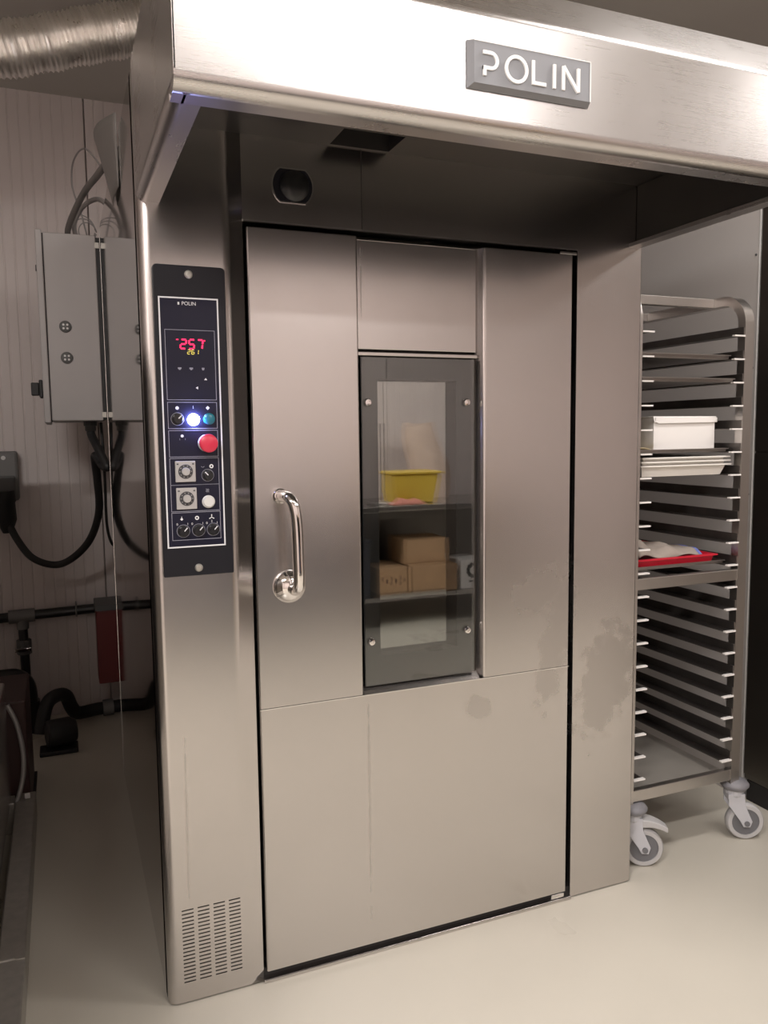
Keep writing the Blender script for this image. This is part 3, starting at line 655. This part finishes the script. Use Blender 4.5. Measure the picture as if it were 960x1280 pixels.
# ================================================================== DUCT
def duct():
    path = spline([(-1.6, 1.45, 2.58), (-.9, 1.40, 2.63), (-.30, 1.30, 2.745), (.10, 1.27, 2.865), (.42, 1.25, 2.93), (.75, 1.25, 2.93), (1.2, 1.25, 2.91)], 105)
    rs = []
    for i in range(len(path)):
        rs.append(.088+.0040*math.sin(i*PI/2.0)+.003*math.sin(i*.21)+random.uniform(-.0018, .0018))
    return MB().tube(path, rs, 26)
tag(obj('flexible_duct', duct(), M['foil'], smooth=True), 'crinkled aluminium flexible duct hanging under the ceiling', 'duct')
for (hx_, hz_) in ((-.9, 2.63), (.75, 2.93)):
    pass

# ================================================================== WALL SOCKET, PIPES, RED BOX
ws = thing('wall_socket', 'grey industrial wall socket with dark plug below the cable loop', 'socket', (-.45, 2.35, 1.1))
obj('socket_box', MB().box(-.52, -.372, 2.26, 2.349, 1.10, 1.335), M['socket'], ws, bevel=.012)
obj('socket_lid', MB().box(-.51, -.385, 2.245, 2.262, 1.13, 1.22), M['darkgrey'], ws, bevel=.008)
obj('lid_screw', MB().lathe([(.010, 0), (.010, .004), (0, .005)], (-.432, 2.262, 1.305), (0, -1, 0), 12), M['whitebutton'], ws)
obj('plug', MB().lathe([(.050, 0), (.052, .05), (.046, .06), (.046, .14), (.034, .17), (.022, .20), (0, .20)], (-.440, 2.245, 1.15), (.05, .04, -1), 18), M['black'], ws, smooth=True)

wp = thing('water_pipe', 'black horizontal water pipe with grey tee and valve on the wall', 'pipe', (-.4, 2.3, .54))
obj('pipe', MB().tube([(-2.25, 2.30, .500), (-.44, 2.30, .532), (.35, 2.30, .548)], .024, 12), M['blackgloss'], wp, smooth=True)
te = obj('tee', MB().tube([(-.452, 2.30, .532), (-.335, 2.30, .535)], .033, 14).tube([(-.392, 2.30, .53), (-.392, 2.30, .47)], .028, 14), M['socket'], wp, smooth=True)
obj('pipe_clip', MB().box(-.150, -.142, 2.272, 2.345, .51, .575), M['socket'], wp, bevel=.003)
obj('branch_pipe', MB().tube([(-.392, 2.30, .47), (-.390, 2.30, .30), (-.388, 2.30, .12)], .022, 12), M['blackgloss'], wp, smooth=True)
va = obj('valve', MB().tube([(-.391, 2.30, .415), (-.391, 2.30, .345)], .034, 8).tube([(-.391, 2.275, .38), (-.391, 2.235, .38)], .014, 10), M['darkgrey'], wp)
obj('valve_lever', MB().box(-.430, -.355, 2.226, 2.238, .372, .390), M['chrome'], va, bevel=.003)

el = thing('drain_pipe', 'thick black drain pipe with an elbow low on the wall', 'pipe', (-.40, 2.15, 0.0))
obj('elbow', MB().tube(spline([(-.62, 2.16, .262), (-.50, 2.16, .262), (-.43, 2.16, .258), (-.395, 2.16, .22), (-.388, 2.16, .13), (-.388, 2.16, .002)], 7), .052, 16), M['blackgloss'], el, smooth=True)
obj('collar', MB().tube([(-.388, 2.16, .10), (-.388, 2.16, .15)], .060, 16), M['blackgloss'], el, smooth=True)
bh = thing('black_hose', 'black hose lying along the floor below the red box', 'hose', (-.1, 2.2, 0))
obj('hose', MB().tube(spline([(-.33, 2.00, .033), (-.30, 2.04, .15), (-.26, 2.08, .18), (-.215, 2.12, .165), (-.19, 2.16, .09), (-.16, 2.2, .045), (-.05, 2.24, .04), (.15, 2.24, .04)], 7), .032, 12), M['black'], bh, smooth=True)
obj('coupling', MB().tube([(-.045, 2.238, .041), (.005, 2.24, .041)], .040, 12), M['socket'], bh, smooth=True)
pmp = thing('pump', 'small dark pump on the floor against the back wall', 'pump', (-.26, 1.84, 0))
obj('housing', MB().lathe([(.05, 0), (.062, .01), (.062, .10), (.048, .125), (0, .125)], (-.30, 1.84, .083), (1, .2, 0), 18), M['black'], pmp, smooth=True)
obj('base', MB().box(-.33, -.17, 1.79, 1.89, 0, .02), M['black'], pmp, bevel=.004)

rb = thing('red_box', 'dark red metal box hung low on the back wall', 'box', (.05, 2.25, .205))
obj('body', MB().box(-.060, .24, 2.10, 2.262, .205, .565), M['redbox'], rb, bevel=.006)
obj('lid', MB().prism([(2.090, .566), (2.268, .566), (2.268, .60), (2.110, .590)], 'x', -.064, .244), M['darkgrey'], rb, bevel=.004)
obj('bracket', MB().box(.05, .10, 2.262, 2.349, .22, .26).box(.05, .10, 2.262, 2.349, .40, .44), M['darkgrey'], rb)

# ================================================================== MACHINE at the left edge
mc = thing('steel_machine', 'stainless steel machine at the left edge on a galvanised skid', 'machine', (-.7, .5, 0))
obj('body', MB().box(-1.45, -.405, -.95, 1.165, .115, .535), M['steel'], mc, bevel=.006)
obj('added_shade_block', MB().box(-1.45, -.435, -.92, 1.15, .537, 1.61), M['darksteel'], mc, bevel=.01)  # unseen tall block added on the machine to keep lamp light off the passage
obj('shade_block_lid', MB().box(-1.46, -.43, -.93, 1.155, 1.612, 1.635), M['steel'], mc, bevel=.006)
def beam(yA, yB):
    return MB().box(-.392, -.326, yA, yB, 0.0, .096)
sk = obj('skid_beam', beam(.205, 1.22), M['galv'], mc, bevel=.005)
obj('skid_beam', beam(-.95, .200), M['galv'], mc, bevel=.005)
obj('cross_beam', MB().box(-1.40, -.393, 1.10, 1.17, .0, .114).box(-1.40, -.393, -.20, -.13, 0, .114), M['galv'], mc, bevel=.004)
obj('joint_plate', MB().box(-.350, -.3265, .195, .235, .0962, .0985), M['galv'], mc)
mt = obj('motor_box', MB().box(-.455, -.345, 1.235, 1.60,   .012, .440), M['motor'], mc, bevel=.008)
mt['label'] = 'dark reddish motor housing'
obj('motor_foot', MB().box(-.46, -.335, 1.225, 1.62, 0, .012), M['black'], mc)
obj('braided_hose', MB().tube(spline([(-.404, 1.20, .440), (-.376, 1.19, .37), (-.360, 1.18, .27), (-.362, 1.17, .19), (-.378, 1.16, .12), (-.392, 1.155, .085)], 8), .0085, 10), M['braid'], mc, smooth=True)
obj('hose_tag', MB().box(-.362, -.343, 1.155, 1.160, .098, .118), M['whitebutton'], mc, bevel=.002)

# ================================================================== RIGHT SIDE: partition and tall cabinet
pp = thing('partition_panel', 'tall white panel standing behind the rack trolley', 'panel', (2.19, 1.2, 0))
obj('sheet', MB().box(2.160, 2.215, .292, 2.345, 0.0, 2.198), M['panelwhite'], pp, bevel=.002)
obj('edge_trim', MB().box(2.1585, 2.217, .288, .292, 0.0, 2.200), M['whitebutton'], pp)
for zz in (1.16, 2.02, 1.62):
    obj('rivet', MB().lathe([(.005, 0), (.004, .002), (0, .003)], (2.160, .305, zz), (-1, 0, 0), 10), M['darkgrey'], pp)
tcab = thing('tall_cabinet', 'tall dark steel cabinet at the right edge of the picture', 'cabinet', (2.55, -.25, 0))
obj('body', MB().box(2.166, 2.95, -.80, .284, .08, 2.45), M['darksteel'], tcab, bevel=.004)
obj('plinth', MB().box(2.166, 2.93, -.78, .270, 0, .08), M['black'], tcab)
for za, zb_ in ((.10, 1.312), (1.318, 2.43)):
    obj('side_sheet', MB().box(2.160, 2.166, -.795, .282, za, zb_), M['darksteel'], tcab, bevel=.002)
for xa, xb in ((2.17, 2.555), (2.56, 2.945)):
    dd = obj('door', MB().box(xa, xb, -.83, -.80, .09, 2.44), M['darksteel'], tcab, bevel=.004)
    hx_ = 2.52 if xa < 2.3 else 2.60
    obj('handle', MB().tube([(hx_, -.83, 1.0), (hx_, -.865, 1.02), (hx_, -.865, 1.33), (hx_, -.83, 1.35)], .010, 10), M['chrome'], dd, smooth=True)

# ================================================================== RACK TROLLEY
RX0, RX1 = 1.4365, 1.8815; RY0, RY1 = .060, .690; TH, TD = .0185, .0150
rk = thing('rack_trolley', 'tall steel tray trolley on grey castors standing beside the oven', 'trolley', (1.66, .37, 0))
def hoop(x):
    r_ = .080; zt_ = 1.832-TD; ya, yb_ = RY0+TD, RY1-TD
    p = [(ya, .205), (ya, zt_-r_)]+[(ya+r_-r_*math.cos(a), zt_-r_+r_*math.sin(a)) for a in [PI/2*i/10 for i in range(1, 11)]]
    p += [(yb_-r_, zt_)]+[(yb_-r_+r_*math.sin(a), zt_-r_+r_*math.cos(a)) for a in [PI/2*i/10 for i in range(1, 11)]]+[(yb_, .205)]
    return obj('side_frame', MB().sweep(p, TH, TD, 'x', x), M['rack'], rk, smooth=True)
hoop(RX0); hoop(RX1)
def cbar(y_, za, zb_, nm='cross_bar'):
    return obj(nm, MB().box(RX0+TH, RX1-TH, y_-.011, y_+.011, za, zb_), M['rack'], rk, bevel=.002)
cbar(.205, 1.801, 1.831); cbar(.53, 1.801, 1.831)
cbar(RY0+.013, .9035, .9400); cbar(RY1-.013, .9035, .9400)
cbar(RY0+.013, .2165, .2540); cbar(RY1-.013, .2165, .2540)
obj('bottom_plate', MB().box(RX0+TH, RX1-TH, RY0+.026, RY1-.026, .232, .238), M['shelfplate'], rk)
NR = 20; zk = [1.6945-k_*.07405 for k_ in range(NR)]
rail_me = {}; tip_me = {}
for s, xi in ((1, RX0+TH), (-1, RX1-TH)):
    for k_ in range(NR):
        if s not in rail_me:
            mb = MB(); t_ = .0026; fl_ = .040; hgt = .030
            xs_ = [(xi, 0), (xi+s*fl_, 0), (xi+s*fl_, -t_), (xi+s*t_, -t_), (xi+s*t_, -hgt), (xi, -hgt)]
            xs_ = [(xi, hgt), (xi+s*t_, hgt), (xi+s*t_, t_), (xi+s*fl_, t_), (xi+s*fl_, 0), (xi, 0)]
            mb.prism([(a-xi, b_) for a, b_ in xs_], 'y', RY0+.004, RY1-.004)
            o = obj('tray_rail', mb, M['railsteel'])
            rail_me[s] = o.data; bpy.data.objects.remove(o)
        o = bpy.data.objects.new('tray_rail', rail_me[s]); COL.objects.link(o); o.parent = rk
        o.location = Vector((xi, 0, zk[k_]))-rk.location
        if s not in tip_me:
            oc = obj('lit_rail_tip', MB().box(0 if s > 0 else -.044, .044 if s > 0 else 0, RY0-.002, RY0+.010, -.0010, .0036), M['littip'])
            tip_me[s] = oc.data; bpy.data.objects.remove(oc)
        oc = bpy.data.objects.new('lit_rail_tip', tip_me[s]); COL.objects.link(oc); oc.parent = o
def caster(px, py, dirx, diry, brake):
    """swivel castor: stem under the post at px,py; wheel trails along (dirx, diry)"""
    d = Vector((dirx, diry, 0)).normalized(); ax = Vector((d.y, -d.x, 0)); up_ = Vector((0, 0, 1)); P0 = Vector((px, py, 0))
    wc = P0+d*.036+up_*.0625
    fk = MB()
    fk.lathe([(.026, .150), (.030, .160), (.030, .178), (.020, .185), (0, .185)], P0, up_, 18)
    for s in (-1, 1):
        o_ = ax*s*.0235
        q = [P0-d*.026+up_*.165, P0+d*.026+up_*.165, P0+d*.030+up_*.125, wc+d*.019+up_*.006, wc+d*.012-up_*.014, wc-d*.010-up_*.014, wc-d*.020+up_*.004, P0-d*.026+up_*.125]
        a = [v+o_-ax*.003 for v in q]; b_ = [v+o_+ax*.003 for v in q]; n_ = len(q)
        fk.add(a+b_, [tuple(range(n_)), tuple(range(2*n_-1, n_-1, -1))]+[(i, (i+1) % n_, n_+(i+1) % n_, n_+i) for i in range(n_)])
    fk.obox(P0+up_*.155, d, ax, up_, .028, .026, .010)
    f_ = obj('castor', fk, M['caster'], rk, bevel=.002)
    obj('buffer_disc', MB().lathe([(.020, .178), (.040, .181), (.047, .190), (.047, .196), (.040, .205), (.022, .212), (0, .212)], P0, up_, 24), M['buffer'], f_, smooth=True)
    obj('tyre', MB().lathe([(.046, -.016), (.058, -.016), (.0625, -.010), (.0625, .010), (.058, .016), (.046, .016), (.046, -.016)], wc, ax, 32, close=False), M['tyre'], f_, smooth=True)
    obj('wheel_hub', MB().lathe([(0, -.012), (.046, -.012), (.0465, 0), (.046, .012), (0, .012)], wc, ax, 28), M['casterdark'], f_, smooth=True)
    obj('axle', MB().lathe([(0, -.031), (.009, -.031), (.009, .031), (0, .031)], wc, ax, 14), M['casterdark'], f_)
    if brake:
        bp_ = MB(); n_ = 8; a = []; 
        for i in range(n_+1):
            t = i/n_; c_ = P0+d*(.012+.098*t)+up_*(.150+.004*math.sin(t*PI)-.026*t*t)
            hw = .026*(1-.25*t*t); th = .010-.002*t
            a += [c_-ax*hw+up_*th, c_+ax*hw+up_*th, c_+ax*hw-up_*(th+.008*(1-t)), c_-ax*hw-up_*(th+.008*(1-t))]
        bp_.add(a, [(i*4+k2, i*4+(k2+1) % 4, (i+1)*4+(k2+1) % 4, (i+1)*4+k2) for i in range(n_) for k2 in range(4)]+[(3,2,1,0), tuple(range(n_*4, n_*4+4))])
        obj('brake_pedal', bp_, M['tyre'], f_, smooth=True, bevel=.003)['label'] = 'pale grey brake pedal'
caster(RX1+.018, .078, .87, -.42, False)
caster(RX0+.030, .078, .87, -.42, True)
caster(RX0+.010, RY1-.02, .3, .9, False)
caster(RX1-.010, RY1-.02, .3, .9, False)

# trays and goods on the rack
def tray_mesh(xa, xb, ya, yb_, z, h, flare, t=.0016, rim=.010):
    mb = MB()
    def ringv(o_, zz): return [(xa-o_, ya-o_, zz), (xb+o_, ya-o_, zz), (xb+o_, yb_+o_, zz), (xa-o_, yb_+o_, zz)]
    v = ringv(0, z)+ringv(flare, z+h)+ringv(flare+rim, z+h)+ringv(flare+rim, z+h-.003)
    f = [(0,1,2,3)]
    for l in range(3): f += [(l*4+i, l*4+(i+1) % 4, (l+1)*4+(i+1) % 4, (l+1)*4+i) for i in range(4)]
    return mb.add(v, f)
TX0, TX1 = 1.472, 1.846
def tray(k_, m, label, h=.016, flare=.002, name='baking_tray', dy=0, rim=.004, dz=0):
    return tag(obj(name, tray_mesh(TX0+.006, TX1-.006, RY0+.045+dy, RY1-.035, zk[k_]+.0035+dz, h, flare, rim=rim), m, solid=.0018), label, 'tray', 'trays on the rack')
tray(1, M['traydark'], 'dark metal tray on the second rail from the top', .014)
tray(2, M['traydark'], 'dark metal tray on the third rail from the top', .012, dy=-.02)
tray(5, M['traydark'], 'dark metal tray carrying the white cardboard box', .010)
tray(10, M['traydark'], 'dark metal tray under the red plastic tray', .010)
for i in range(3):
    tag(obj('white_tray', tray_mesh(1.500+.003*i, 1.818-.003*i, .105, .60, zk[6]+.0036+.0125*i, .034, .012, rim=.012), M['traywhite'], solid=.0025),
        ['bottom white tray of the stack of three on the rack', 'middle white tray of the stack of three on the rack', 'top white tray of the stack of three on the rack'][i], 'tray', 'white trays stacked on the rack')
# white cardboard box with a folded lid
zb5 = zk[5]+.006
wb = thing('cardboard_box', 'white cardboard box with folded lid on the rack trolley', 'box', (1.70, .22, zb5))
obj('body', MB().box(1.570, 1.822, .135, .34, zb5, zb5+.108), M['card_white'], wb, bevel=.002)
obj('lid', MB().prism([(.128, zb5+.094), (.132, zb5+.092), (.136, zb5+.109), (.345, zb5+.109), (.345, zb5+.1125), (.134, zb5+.1125)], 'x', 1.566, 1.826), M['card_white'], wb, bevel=.001)
obj('lid_tab', MB().prism([(1.570, zb5+.096), (1.582, zb5+.090), (1.810, zb5+.093), (1.824, zb5+.100), (1.824, zb5+.108), (1.570, zb5+.108)], 'y', .1275, .1295), M['card_white'], wb)
# folded tan paper beside the box
fp = MB(); nu = 8
fp.ribbon([(1.482, zb5+.004), (1.50, zb5+.012), (1.53, zb5+.013), (1.552, zb5+.007), (1.560, zb5+.003)], 'y', .13, .33)
tag(obj('folded_paper', fp, M['tan'], smooth=True, solid=.004), 'folded tan paper beside the white box on the rack', 'paper')
# red plastic tray with cloth
zr = zk[10]+.0065
rt = tray_mesh(1.500, 1.800, .118, .54, zr, .028, .008, rim=.008)
tag(obj('red_tray', rt, M['redtray'], solid=.004), 'red plastic tray with a cloth on the rack trolley', 'tray')
def cloth_h(u, v):
    return .020*math.sin(3.1*u+1.7*v)**2+.014*math.sin(7*u-4*v+1)+.010*math.sin(11*v+5*u)
ct = MB(); nu, nv = 22, 14; vv = []
def cpt(s_, t):
    x_ = 1.508+.275*s_+.02*math.sin(4*t); y_ = .118+.26*t+.03*s_*(1-t)
    h_ = zr+.034+max(0, cloth_h(s_*2.2, t*1.6))*(.75-.6*s_)+.030*(1-s_)*math.sin(PI*t)
    if t < .12: h_ -= .010*(.12-t)/.12
    return (x_, y_-.012*(1-t)*s_, h_)
for j in range(nv+1):
    for i in range(nu+1): vv.append(cpt(i/nu, j/nv))
ct.add(vv, [(j*(nu+1)+i, j*(nu+1)+i+1, (j+1)*(nu+1)+i+1, (j+1)*(nu+1)+i) for j in range(nv) for i in range(nu)])
clo = tag(obj('cloth', ct, M['cloth'], smooth=True, solid=.003), 'crumpled beige cloth with blue hem in the red tray', 'cloth')
hm = MB(); vv = []
for j in range(nv+1):
    for s_ in (.955, 1.004): 
        p = cpt(s_, j/nv); vv.append((p[0], p[1], p[2]+.0026))
hm.add(vv, [(j*2, j*2+1, j*2+3, j*2+2) for j in range(nv)])
obj('hem_stripe', hm, M['blue'], clo, smooth=True)

# ================================================================== WORKTABLE behind the camera (mirrored in the oven window)
TY1, TY0 = -3.20, -3.95; TXa, TXb = 0.05, 3.30
wt = thing('work_table', 'long steel work table with undershelf, mirrored in the oven window', 'table', (2.2, -3.55, 0))
obj('table_top', MB().box(TXa, TXb, TY0, TY1, .845, .885), M['steel'], wt, bevel=.004)
obj('undershelf', MB().box(TXa+.03, TXb-.03, TY0+.03, TY1-.02, .205, .240), M['steel'], wt, bevel=.004)
for lx in (TXa+.05, TXb-.05):
    for ly in (TY0+.05, TY1-.05):
        obj('leg', MB().box(lx-.02, lx+.02, ly-.02, ly+.02, 0, .845), M['steel'], wt, bevel=.003)
obj('drawer_front', MB().box(TXa+.02, TXb-.02, TY1-.03, TY1-.012, .795, .845), M['darksteel'], wt, bevel=.003)
obj('back_board', MB().box(TXa+.05, TXb-.05, TY0+.006, TY0+.016, .24, .845), M['darksteel'], wt)
yt = thing('yellow_tub', 'yellow plastic tub on the work table', 'tub', (2.22, -3.42, .886))
obj('tub', MB().add([(2.06,-3.53,.886),(2.38,-3.53,.886),(2.38,-3.33,.886),(2.06,-3.33,.886),(2.03,-3.56,1.10),(2.41,-3.56,1.10),(2.41,-3.30,1.10),(2.03,-3.30,1.10)], [(0,3,2,1),(4,5,6,7),(0,1,5,4),(1,2,6,5),(2,3,7,6),(3,0,4,7)]), M['yellow'], yt, bevel=.012)
obj('rim', MB().box(2.015, 2.425, -3.575, -3.285, 1.10, 1.120), M['yellow'], yt, bevel=.006)
pk = MB(); vv = []
for j in range(9):
    for i in range(9):
        u_, v_ = i/8, j/8; vv.append((1.99+.26*u_, -3.29+.08*v_, .888+.05*math.sin(PI*u_)*math.sin(PI*v_)*(1+.4*math.sin(9*u_))))
pk.add(vv, [(j*9+i, j*9+i+1, (j+1)*9+i+1, (j+1)*9+i) for j in range(8) for i in range(8)])
tag(obj('folded_cloth', pk, M['pinkcloth'], smooth=True, solid=.004), 'small pink cloth on the table before the yellow tub', 'cloth')
rs = thing('roll_stand', 'steel upright stand on the work table', 'stand', (1.96, -3.35, .886))
obj('base', MB().box(1.86, 2.02, -3.43, -3.27, .8855, .905), M['rack'], rs, bevel=.004)
obj('upright', MB().tube([(1.965, -3.35, .905), (1.965, -3.35, 1.47)], .010, 10), M['trimsteel'], rs, smooth=True)
sk_ = MB(); n_ = 14; m_ = 10; vv = []
for j in range(m_+1):
    t = j/m_
    for i in range(n_):
        a = 2*PI*i/n_; r1 = .17*(1-.25*t**3)*(1+.06*math.sin(3*a+4*t)); r2 = .09*(1-.35*t**2)
        vv.append((2.50+r1*math.cos(a)+.03*math.sin(5*t), -3.75+r2*math.sin(a)-.05*t, .886+.58*t+.02*math.sin(2*a)*t))
sk_.add(vv, [(j*n_+i, j*n_+(i+1) % n_, (j+1)*n_+(i+1) % n_, (j+1)*n_+i) for j in range(m_) for i in range(n_)]+[tuple(range(n_))[::-1], tuple(range(m_*n_, (m_+1)*n_))])
tag(obj('flour_sack', sk_, M['sack'], smooth=True), 'slumped beige flour sack against the wall on the work table', 'sack')
def carton(xa, xb, ya, yb_, za, zb_, label, m='cardboard', marks=True):
    t = thing('carton', label, 'box', ((xa+xb)/2, (ya+yb_)/2, za), 'boxes under the work table')
    obj('body', MB().box(xa, xb, ya, yb_, za, zb_), M[m], t, bevel=.003)
    obj('lid_flap', MB().box(xa+.001, (xa+xb)/2-.001, ya+.001, yb_-.001, zb_, zb_+.003).box((xa+xb)/2+.001, xb-.001, ya+.001, yb_-.001, zb_, zb_+.003), M[m], t)
    return t
c1 = carton(1.89, 2.13, -3.60, -3.26, .241, .425, 'brown carton with printed marks under the table')
for i in range(5):
    obj('printed_mark', MB().box(1.93+.035*i, 1.945+.035*i, -3.2600, -3.2590, .33-.02*(i % 2), .36-.02*(i % 2)), M['cardtape'], c1)
carton(2.14, 2.50, -3.60, -3.25, .241, .432, 'plain wide brown carton under the table')
c3 = carton(2.12, 2.46, -3.60, -3.30, .437, .62, 'upper brown carton stacked on the wide carton')
c4 = carton(2.53, 2.74, -3.55, -3.25, .241, .45, 'white carton with a black wreath mark under the table', 'card_white')
wr = MB(); cx, cz = 2.635, .375
for i in range(13):
    a = -PI/2+2*PI*i/13
    wr.obox((cx+.046*math.cos(a), -3.2495, cz+.046*math.sin(a)), (math.cos(a+.9), 0, math.sin(a+.9)), (0, 1, 0), (-math.sin(a+.9), 0, math.cos(a+.9)), .020, .0006, .009)
wr.box(cx-.035, cx-.005, -3.2501, -3.2489, .285, .300).box(cx+.008, cx+.030, -3.2501, -3.2489, .265, .280)
obj('wreath_mark', wr, M['black'], c4)
for xa, xb, hh, lab in ((1.30, 1.84, .62, 'dark navy plastic crate under the table beside the cartons'), (.70, 1.24, .58, 'dark navy plastic crate in the middle under the table'), (.12, .64, .62, 'dark navy plastic crate at the left end under the table')):
    cr_ = thing('crate', lab, 'crate', ((xa+xb)/2, -3.5, .241), 'crates under the work table')
    obj('body', MB().box(xa+.01, xb-.01, -3.75, -3.30, .241, hh), M['navy'], cr_, bevel=.01)
    obj('rim', MB().box(xa, xb, -3.76, -3.29, hh, hh+.025), M['navy'], cr_, bevel=.005)
